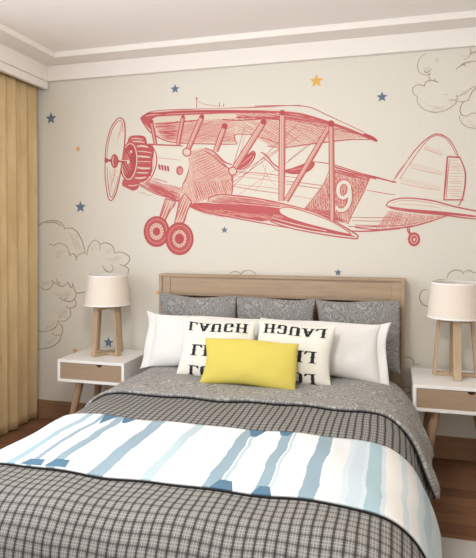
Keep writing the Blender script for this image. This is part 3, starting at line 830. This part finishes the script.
# lower wing
k = Ink()
top = Z4((85, 198), (92, 180), (140, 166), (220, 170), (300, 180), (400, 198), (476, 214)) + Z6((165, 232), (280, 275), (380, 328), (380, 345), (250, 290), (60, 225), (0, 215)) + Z4((430, 228), (300, 214), (130, 208))
k.fill(top, 'pale', False).hatch(top, 10, 1.2, .7, 'pink').hatch(Z4((90, 200), (140, 172), (300, 186), (430, 210), (430, 226), (300, 214), (130, 208)), 6, 1.1, .8)
under = Z4((0, 222), (20, 207), (80, 207), (130, 212), (300, 218), (430, 232), (476, 246)) + Z6((45, 235), (60, 258), (110, 280), (200, 308), (300, 335), (385, 356), (412, 368), (300, 352), (200, 338), (100, 315), (0, 288)) + Z4((340, 292), (200, 268), (60, 244))
k.fill(under, 'red', False)
for i in range(46):
    x = random.uniform(40, 400); y = 222 + x * .09 + random.uniform(0, 34); k.stroke(Z4((x, y), (x + 25, y + 3), (x + 50, y + 9)), random.uniform(.3, .65), 'pink')
tip = Z6((45, 236), (62, 226), (95, 226), (150, 240), (220, 264), (290, 292), (350, 326), (385, 352), (340, 346), (260, 326), (170, 302), (95, 278), (58, 258))
k.fill(tip, 'paper').stroke(tip[4:8] + tip[8:], 1.0).stroke(tip[:5], 1.0)
k.stroke(Z4((0, 222), (60, 246), (200, 273), (340, 300), (476, 324)) , 1.3).stroke(Z6((0, 292), (100, 325), (250, 354), (395, 374), (418, 368), (408, 352), (330, 305), (240, 260), (160, 232)), 1.4).stroke(Z6((20, 280), (120, 312), (260, 342), (400, 364)), 1.2).stroke(Z6((160, 232), (60, 208), (-20, 194)), 1.2).stroke(Z4((85, 198), (94, 180), (140, 165), (220, 170), (300, 180), (400, 198), (476, 216)), 1.4).stroke(Z4((0, 221), (20, 208), (80, 206), (130, 211), (300, 217), (430, 232)), 1.2)
k.stroke(Z6((10, 275), (130, 308), (270, 338)), .8, 'paper').stroke(Z6((30, 300), (150, 330), (300, 352)), .6, 'paper')
part(k, 'lower_wing')

# wing struts: pale inside, red outlines
def strut(name, p, q, w, blob=None, foot=None):
    k = Ink(); (x0, y0), (x1, y1) = p, q; dx, dy = x1 - x0, y1 - y0; l = math.hypot(dx, dy); nx, ny = -dy / l * w / 2, dx / l * w / 2
    k.fill([(x0 + nx, y0 + ny), (x1 + nx, y1 + ny), (x1 - nx, y1 - ny), (x0 - nx, y0 - ny)], 'pale', False)
    k.stroke([(x0 + nx * .2, y0 + ny * .2), (x1 + nx * .2, y1 + ny * .2)], w * .35, 'pink', .1)
    for sg, ww in ((1, 1.2), (-1, 1.5)): k.stroke([(x0 + sg * nx, y0 + sg * ny), ((x0 + x1) / 2 + sg * nx * 1.08, (y0 + y1) / 2 + sg * ny * 1.08), (x1 + sg * nx, y1 + sg * ny)], ww, 'red', .2)
    k.stroke([(x0 - nx * .5, y0 - ny * .5), (x1 - nx * .5, y1 - ny * .5)], .7, 'red', .2)
    if blob: k.disc(x0, y0, blob, blob, 'red2')
    if foot: k.disc(x1, y1, foot, foot, 'pale'); k.ring(x1, y1, foot, foot, 1.2)
    return part(k, name)
strut('wing_strut', *Z1((272, 140), (294, 262)), 2.6, 2.0)
strut('wing_strut', *Z1((440, 115), (412, 264)), 3.2, 1.6)
strut('wing_strut', *A((243, 75), (207, 160)), 4.2, 2.2, 4.0)
strut('wing_strut', *A((297, 98), (275, 158)), 4.4, 2.9)
strut('wing_strut', *A((390, 88), (316, 205)), 5.0, 2.8, 4.0)
strut('wing_strut', *B((196, 66), (194, 276)), 5.0, 2.8)
strut('wing_strut', *B((308, 98), (205, 276)), 4.2)
strut('wing_strut', *B((312, 92), (315, 322)), 4.2, 3.3)

# engine
k = Ink()
eng = Z1((150, 240), (162, 222), (195, 217), (235, 224), (248, 262), (272, 272), (282, 300), (276, 340), (274, 390), (266, 425), (240, 455), (207, 468), (205, 490), (178, 506), (155, 498), (120, 480), (118, 462), (126, 440), (150, 350), (140, 270))
k.fill(eng, 'red').stroke(eng[:10], 1.4, 'red2')
for p, w in ((((196, 272), (225, 270), (256, 276)), 2.4), (((200, 298), (240, 300), (274, 308)), 1.2), (((198, 324), (230, 326), (266, 330)), 2.4), (((200, 352), (240, 352), (270, 354)), 1.0), (((198, 384), (230, 388), (266, 388)), 2.6), (((194, 410), (225, 412), (256, 412)), 1.6), (((186, 438), (215, 440), (244, 434)), 2.2), (((165, 232), (195, 230), (228, 236)), 1.2), (((172, 246), (205, 246), (236, 252)), 1.8), (((150, 478), (175, 480), (200, 474)), 1.4)):
    k.stroke(Z1(*p), w * .75, 'pale', .5)
for y in (286, 312, 340, 368, 398, 424): k.stroke(Z1((194, y), (230, y + 3), (272, y + 4)), 1.1, 'red2')
k.disc(*Z1((150, 352))[0], 8.2, 19, 'red2', 4).ring(*Z1((156, 352))[0], 7.4, 18.0, 1.0, 'pale', 4)
k.hatch(Z1((115, 330), (150, 290), (172, 330), (165, 400), (140, 425), (115, 400)), 60, 2.2, .7, 'pink')
k.disc(*Z1((128, 285))[0], 1.6, 2, 'red2').disc(*Z1((104, 410))[0], 1.8, 2, 'red2').disc(*Z1((165, 300))[0], 1.2, 1.4, 'pale')
k.stroke(Z2((45, 140), (60, 150), (75, 145), (90, 160), (120, 158)), .6, 'pink')
part(k, 'engine')
# propeller
k = Ink()
bl = Z1((28, 345), (33, 270), (52, 190), (72, 152), (100, 122), (124, 134), (133, 175), (132, 240), (124, 310), (112, 390), (102, 450), (82, 525), (62, 557), (46, 548), (36, 500), (28, 430))
k.fill(bl, 'paper').hatch(Z1((60, 200), (110, 150), (120, 220), (100, 320), (70, 330)), 75, 2.0, .6, 'pale').hatch(Z1((45, 400), (90, 390), (80, 480), (60, 530)), 80, 1.8, .6, 'pink')
k.stroke(bl + bl[:1], 1.3).stroke(Z1((36, 330), (44, 260), (64, 185), (98, 138), (118, 150), (122, 200)), .8).stroke(Z1((38, 380), (42, 450), (52, 525), (64, 540), (80, 500), (98, 430)), .8).stroke(Z1((95, 230), (108, 190), (116, 150)), 1.0, 'pink').stroke(Z1((60, 480), (75, 430), (80, 395)), 1.0, 'pink')
bo = part(k, 'propeller')
k = Ink(); k.stroke(Z1((26, 343), (70, 348), (160, 352)), 2.4, 'red2', .1).disc(*Z1((78, 350))[0], 3.8, 7.0, 'red').ring(*Z1((78, 350))[0], 3.4, 6.4, 1.0, 'red2').stroke(Z1((72, 325), (68, 350), (72, 375)), .8, 'pale').disc(*Z1((34, 346))[0], 1.8, 2.6, 'red2').stroke(Z1((100, 345), (130, 347), (150, 349)), .8, 'pale').disc(*Z1((150, 353))[0], 1.5, 2.2, 'pale')
o = k.done('propeller_hub'); o.parent = bo; 

# landing gear
def gear(pts):
    k = Ink(); k.fill(pts, 'pale', False).hatch(pts, 110, 1.3, .8, 'pink').hatch(pts, 112, 2.2, .8, 'red'); k.stroke(pts + pts[:1], 1.3, 'red', .2, False); return part(k, 'landing_strut')
gear(Z2((188, 178), (245, 192), (236, 212), (212, 240), (192, 280), (166, 345), (150, 356), (136, 342), (160, 268)))
def wheel(cx, cy, rx, ry, ri, rj, rh):
    k = Ink(); k.disc(cx, cy, rx, ry, 'red').ring(cx, cy, rx * .97, ry * .97, 1.4, 'red2').ring(cx + .3, cy - .3, rx * .8, ry * .8, .5, 'pink')
    w = part(k, 'landing_wheel')
    k = Ink(); k.disc(cx, cy, ri, rj, 'pink')
    for i in range(15):
        a = 2 * PI * i / 15; k.stroke([(cx + rh * .8 * math.cos(a), cy + rh * .9 * math.sin(a)), (cx + ri * .97 * math.cos(a), cy + rj * .97 * math.sin(a))], .9, 'pale', .2, False)
    k.disc(cx, cy, rh, rh * 1.15, 'red2').ring(cx, cy, ri, rj, .8, 'red2')
    o = k.done('wheel_hub'); o.parent = w
wheel(*Z2((141, 352))[0], 12.6, 15.2, 7.6, 9.0, 3.6)
gear(Z2((262, 188), (290, 150), (322, 190), (326, 204), (305, 236), (288, 296), (284, 306), (236, 306), (248, 255)))
wheel(*Z2((262, 390))[0], 13.8, 16.2, 7.6, 9.4, 4.6)

# tail
k = Ink()
fin = Z7((133, 246), (160, 205), (220, 122), (265, 75), (305, 55), (345, 70), (372, 102), (392, 146), (348, 147), (335, 318), (300, 318), (180, 312), (140, 300))
k.fill(fin, 'paper', False).stroke(Z7((130, 248), (170, 190), (220, 120), (265, 76), (305, 56), (345, 70), (372, 102), (393, 148)), 1.2).stroke(Z7((158, 235), (200, 172), (245, 108), (280, 72), (310, 62), (340, 74), (366, 106), (385, 146)), .8).stroke(Z7((135, 243), (150, 210), (200, 150)), .8, 'pink')
k.stroke(Z7((125, 246), (145, 248)), 1.8, 'red2')
for y0, y1, xa, xb in ((104, 140, 255, 328), (170, 218, 200, 328), (230, 280, 160, 320)):
    k.stroke(Z7((xa, y1 - 20 - (y1 - 20 - y0) * .3), ((xa + xb) / 2, y1 - 12), (xb, y1)), .7, 'pink')
    n = int((xb - xa) / 9)
    for i in range(n):
        x = xa + (xb - xa) * i / n; y = y0 + (y1 - y0 - 12) * i / n; k.stroke(Z7((x, y + 14), (x + 9, y - 2)), .6, 'pink')
part(k, 'tail_fin')
k = Ink(); rd = Z7((348, 146), (400, 150), (418, 190), (421, 230), (412, 290), (402, 318), (334, 320))
k.fill(rd, 'paper', False).hatch(Z7((356, 155), (398, 158), (414, 215), (404, 310), (342, 312)), 2, 2.6, .7, 'pink').stroke(Z7((348, 146), (400, 150)), 2.2).stroke(Z7((348, 146), (341, 240), (334, 318)), 2.0).stroke(Z7((334, 318), (412, 318)), 1.8).stroke(Z7((396, 148), (414, 190), (420, 230), (413, 290), (404, 320), (392, 342)), 1.5).stroke(Z7((356, 155), (348, 240), (344, 312)), .8)
part(k, 'rudder')
k = Ink(); tp_ = Z7((104, 340), (122, 322), (180, 311), (280, 320), (380, 346), (476, 366), (500, 374), (512, 386), (490, 396), (420, 390), (340, 379), (250, 370), (140, 356))
k.fill(tp_, 'paper').stroke(tp_[:6] + tp_[6:9], 1.5).stroke(Z7((104, 340), (140, 356), (250, 370), (340, 379), (420, 390), (490, 396)), 1.5).stroke(Z7((115, 346), (200, 358), (300, 366), (400, 376), (490, 388)), 2.0).stroke(Z7((125, 330), (180, 320), (270, 328), (350, 346)), .7, 'pink').stroke(Z7((150, 335), (230, 338), (320, 350)), .6, 'pink').hatch(Z7((120, 346), (250, 360), (340, 370), (470, 388), (340, 377), (250, 368)), 6, .9, .8)
part(k, 'tailplane')
k = Ink(); k.stroke(Z7((190, 428), (192, 445), (204, 462)), 1.6).stroke(Z7((198, 428), (198, 444), (208, 455)), 1.0).disc(*Z7((215, 475))[0], 6.2, 7.0, 'red').ring(*Z7((215, 475))[0], 3.4, 4.0, .7, 'pale').disc(*Z7((216, 476))[0], 1.2, 1.6, 'pale')
part(k, 'tail_wheel')
# racing number
k = Ink(); nine = Z6((378, 145), (374, 118), (352, 105), (330, 118), (324, 145), (330, 170), (350, 180), (370, 165), (378, 145))
tail9 = Z6((379, 140), (381, 180), (372, 215), (350, 238), (320, 236))
for w, m in ((5.4, 'red'), (3.7, 'paper')):
    k.stroke(nine, w, m, 0); k.stroke(tail9, w, m, 0)
k.stroke(tail9[-1:] + Z6((318, 226), (322, 222)), 3.2, 'paper', 0)
o = part(k, 'race_number'); o['label'] = 'outlined numeral 9'

# stars
def star(px, py, r, m, label):
    k = Ink().mat('starblue' if m == 'b' else 'stargold'); x0, z0 = wall_xz(px, py); e = wall_xz(px + r, py)[0] - x0
    y = D - .0007; bm = bmesh.new()
    vs = [bm.verts.new(((.0 + (e if i % 2 == 0 else e * .45) * math.sin(PI * i / 5)), 0, (e if i % 2 == 0 else e * .45) * math.cos(PI * i / 5))) for i in range(10)]
    f = bm.faces.new(vs[::-1] if False else vs); bmesh.ops.recalc_face_normals(bm, faces=[f])
    if f.normal.y > 0: f.normal_flip()
    k.bm.free()
    ex = bmesh.ops.extrude_face_region(bm, geom=[f]); bmesh.ops.translate(bm, vec=(0, .0022, 0), verts=[v for v in ex['geom'] if isinstance(v, bmesh.types.BMVert)]); bmesh.ops.recalc_face_normals(bm, faces=bm.faces[:])
    o = obj('star_decal', bm, M['starblue' if m == 'b' else 'stargold']); o.location = (x0, y, z0)
    return tag(o, label, 'star', 'small painted stars on the wall')
star(51, 118.5, 5.6, 'b', 'blue-grey star high on the wall beside the curtain top')
star(175, 89, 4.6, 'b', 'blue star just above the upper wing of the red biplane')
star(316.5, 81, 7.0, 'g', 'gold star, biggest on the wall, above the upper wing of the biplane')
star(382, 97, 5.8, 'b', 'blue star between the biplane wingtip and the upper right cloud')
star(78, 149, 2.9, 'g', 'tiny gold star between the curtain and the biplane propeller')
star(80.5, 207, 5.6, 'b', 'blue star left of the propeller, above the big left cloud')
star(224.5, 230, 3.5, 'b', 'small blue star under the biplane lower wing')
star(338, 272.5, 4.0, 'b', 'small blue star just above the headboard')
star(108.5, 342.5, 5.2, 'b', 'blue star seen through the legs of the left lamp')
star(75, 351, 3.2, 'g', 'small gold star low on the wall above the left nightstand')
star(158.3, 293, 3.0, 'g', 'tiny gold star touching the left side of the headboard')

# clouds
def cloud(name_pts, label, faint=()):
    Ink.step = 0; k = Ink()
    for p in name_pts:
        k.stroke(p, 1.0, 'pencil', .5)
        if random.random() < .5: k.stroke([(x + random.uniform(-.5, .5), y + random.uniform(-.7, .5)) for x, y in p], .6, 'pencil2', .5)
    for poly, ang in faint: k.hatch(poly, ang, 1.7, .55, 'pencil2', .8, .6)
    o = k.done('cloud_drawing')
    x = sum(v.co.x for v in o.data.vertices) / len(o.data.vertices); z = min(v.co.z for v in o.data.vertices)
    for v in o.data.vertices: v.co -= Vector((x, D, z))
    o.location = (x, D, z)
    return tag(o, label, 'cloud drawing', 'pencil clouds on the wall')
C = lambda *p: Z(30, 210, 3.99, p)
cloud([C((-10, 80), (33, 62), (60, 47), (95, 42), (125, 52), (140, 75)), C((135, 75), (165, 72), (190, 90), (210, 130), (220, 172)), C((128, 66), (100, 50), (60, 52)),
       C((72, 142), (84, 136), (95, 142), (115, 132), (145, 145), (157, 172), (158, 185)), C((160, 180), (175, 175), (185, 190), (182, 202)), C((183, 195), (195, 178), (215, 172), (232, 180)),
       C((228, 175), (235, 145), (258, 120), (278, 135), (278, 160)), C((278, 140), (300, 130), (330, 145), (337, 172)), C((337, 172), (365, 168), (395, 185), (395, 205), (375, 222), (357, 215)), C((375, 222), (393, 235), (390, 255)),
       C((290, 220), (300, 240), (320, 248), (332, 235), (325, 218)), C((-10, 290), (33, 302), (55, 318), (80, 312), (92, 290), (85, 280)), C((92, 285), (105, 295), (115, 300), (130, 305), (150, 290)), C((105, 275), (112, 290), (125, 292)),
       C((150, 285), (165, 310), (172, 290)), C((172, 300), (185, 330), (215, 328), (240, 322)), C((185, 330), (180, 350), (165, 365), (140, 362), (118, 350)), C((150, 348), (135, 358), (118, 352)), C((180, 355), (183, 380), (160, 392), (145, 385)),
       C((160, 392), (162, 420), (140, 442), (112, 442)), C((112, 442), (100, 470), (60, 485), (20, 480)), C((112, 445), (130, 470), (125, 495), (100, 500), (88, 490)), C((128, 490), (115, 525), (80, 548), (30, 556))],
      'large pencil-sketched cloud on the wall between curtain and left lamp',
      [(C((150, 90), (185, 95), (215, 170), (180, 165)), 60), (C((240, 150), (262, 135), (275, 160), (250, 172)), 40), (C((300, 150), (325, 150), (335, 170), (305, 175)), 30), (C((90, 160), (140, 160), (150, 180), (110, 190)), 20),
       (C((40, 285), (80, 280), (80, 305), (50, 312)), 30), (C((90, 330), (160, 320), (175, 345), (120, 350)), 15), (C((60, 460), (105, 440), (98, 465), (60, 480)), 10), (C((95, 400), (155, 380), (155, 425), (115, 435)), 20), (C((290, 195), (340, 180), (380, 200), (350, 215)), 20), (C((60, 530), (110, 500), (100, 530), (60, 545)), 10)])
T = lambda *p: Z(400, 40, 6.2, p)
cloud([T((160, 82), (125, 110), (108, 160), (120, 200), (160, 218), (180, 208)), T((150, 185), (158, 200), (175, 198), (195, 180)), T((188, 205), (180, 235), (198, 250), (240, 262)), T((215, 240), (220, 256), (240, 262)),
       T((150, 288), (160, 262), (190, 250), (218, 256)), T((155, 285), (110, 278), (80, 300), (85, 335), (108, 350)), T((108, 350), (110, 390), (150, 430), (210, 448), (270, 440), (320, 415), (350, 388)), T((300, 372), (340, 372), (352, 380), (340, 400)),
       T((352, 378), (390, 384), (424, 370)), T((350, 340), (355, 365), (345, 378)), T((350, 355), (400, 330), (440, 300), (480, 282)), T((345, 182), (375, 160), (400, 152), (405, 165)), T((380, 152), (420, 138), (480, 132), (560, 150)), T((432, 50), (440, 72), (430, 98)), T((430, 92), (460, 74), (520, 68)),
       T((480, 285), (445, 325), (425, 372)), T((430, 372), (390, 388), (372, 435), (388, 468), (425, 470)), T((425, 468), (445, 455), (500, 452)), T((370, 465), (372, 495), (395, 525), (440, 545), (520, 550), (580, 520)), T((405, 120), (430, 100)), T((560, 150), (600, 200), (590, 260), (560, 290)), T((580, 520), (620, 460), (600, 380), (560, 290))],
      'pencil-sketched cloud in the upper right corner under the ceiling trim',
      [(T((150, 385), (220, 415), (300, 400), (280, 430), (200, 440)), 10), (T((300, 375), (345, 375), (350, 385), (320, 405)), 30), (T((390, 150), (440, 135), (430, 150)), 20), (T((380, 480), (420, 500), (471, 505), (471, 540), (420, 530)), 10), (T((140, 170), (185, 170), (175, 210), (150, 205)), 40), (T((230, 350), (300, 330), (290, 350)), -8), (T((430, 65), (476, 70), (470, 90), (435, 95)), 60), (T((350, 330), (440, 300), (400, 345)), -20), (T((200, 120), (250, 110), (230, 150)), -10), (T((360, 90), (420, 100), (400, 120)), -25)])
R_ = lambda *p: Z(400, 265, 6.26, p)
cloud([R_((296, 85), (305, 55), (340, 32), (385, 38), (395, 55)), R_((393, 55), (415, 36), (440, 32), (455, 50)), R_((425, 45), (440, 38)), R_((455, 46), (475, 48), (500, 65), (520, 100), (500, 150)), R_((168, 152), (138, 162), (122, 205), (138, 240), (160, 255), (190, 262)), R_((190, 150), (220, 100), (280, 95), (300, 110))],
      'pencil-sketched cloud behind the shade of the right lamp')
G_ = lambda *p: Z(400, 340, 5.08, p)
cloud([G_((22, 90), (50, 88), (68, 105), (68, 120), (75, 124), (100, 122)), G_((10, 120), (22, 95)), G_((-10, 250), (20, 240), (45, 240)), G_((-10, 268), (0, 270), (30, 272), (52, 262), (50, 240), (40, 236)), G_((45, 262), (70, 285))],
      'small pencil curl of cloud between the headboard and the right nightstand')
E_ = lambda *p: Z(150, 262, 3.66, p)
cloud([E_((285, 50), (300, 37), (318, 35), (332, 44), (336, 52)), E_((328, 50), (345, 34), (368, 31), (384, 40), (390, 52)), E_((300, 60), (340, 80), (380, 62))],
      'two small pencil cloud humps peeking above the headboard middle')

# ------------------------------------------------------------------ light
def area(name, loc, rot, sx, sy, power, color):
    l = bpy.data.lights.new(name, 'AREA'); l.shape = 'RECTANGLE'; l.size = sx; l.size_y = sy; l.energy = power; l.color = color
    o = bpy.data.objects.new(name, l); COL.objects.link(o); o.location = loc; o.rotation_euler = rot; return o
area('front_fill', (-.1, YB - .02, 1.3), (math.radians(90), 0, 0), 2.0, 2.2, 15, (1, .93, .80))  # fill added behind the camera to brighten the front faces
area('daylight_side', (XL - .02, .8, 1.35), (0, math.radians(-90), 0), 1.9, 2.6, 54, (.90, 1.0, 1.12))
pl = bpy.data.lights.new('fill_point', 'POINT'); pl.energy = 58; pl.shadow_soft_size = .2; pl.color = (1, .98, .92)  # bare point light without a fixture, added to brighten ceiling and bed
po = bpy.data.objects.new('fill_point', pl); COL.objects.link(po); po.location = (-.75, 1.35, 2.2)
w = bpy.data.worlds.new('sky'); S.world = w; w.use_nodes = True
w.node_tree.nodes['Background'].inputs[0].default_value = (.92, .95, 1, 1); w.node_tree.nodes['Background'].inputs[1].default_value = .8
S.view_settings.view_transform = 'Standard'; S.view_settings.look = 'None'; S.view_settings.gamma = 1; S.view_settings.exposure = 0.0
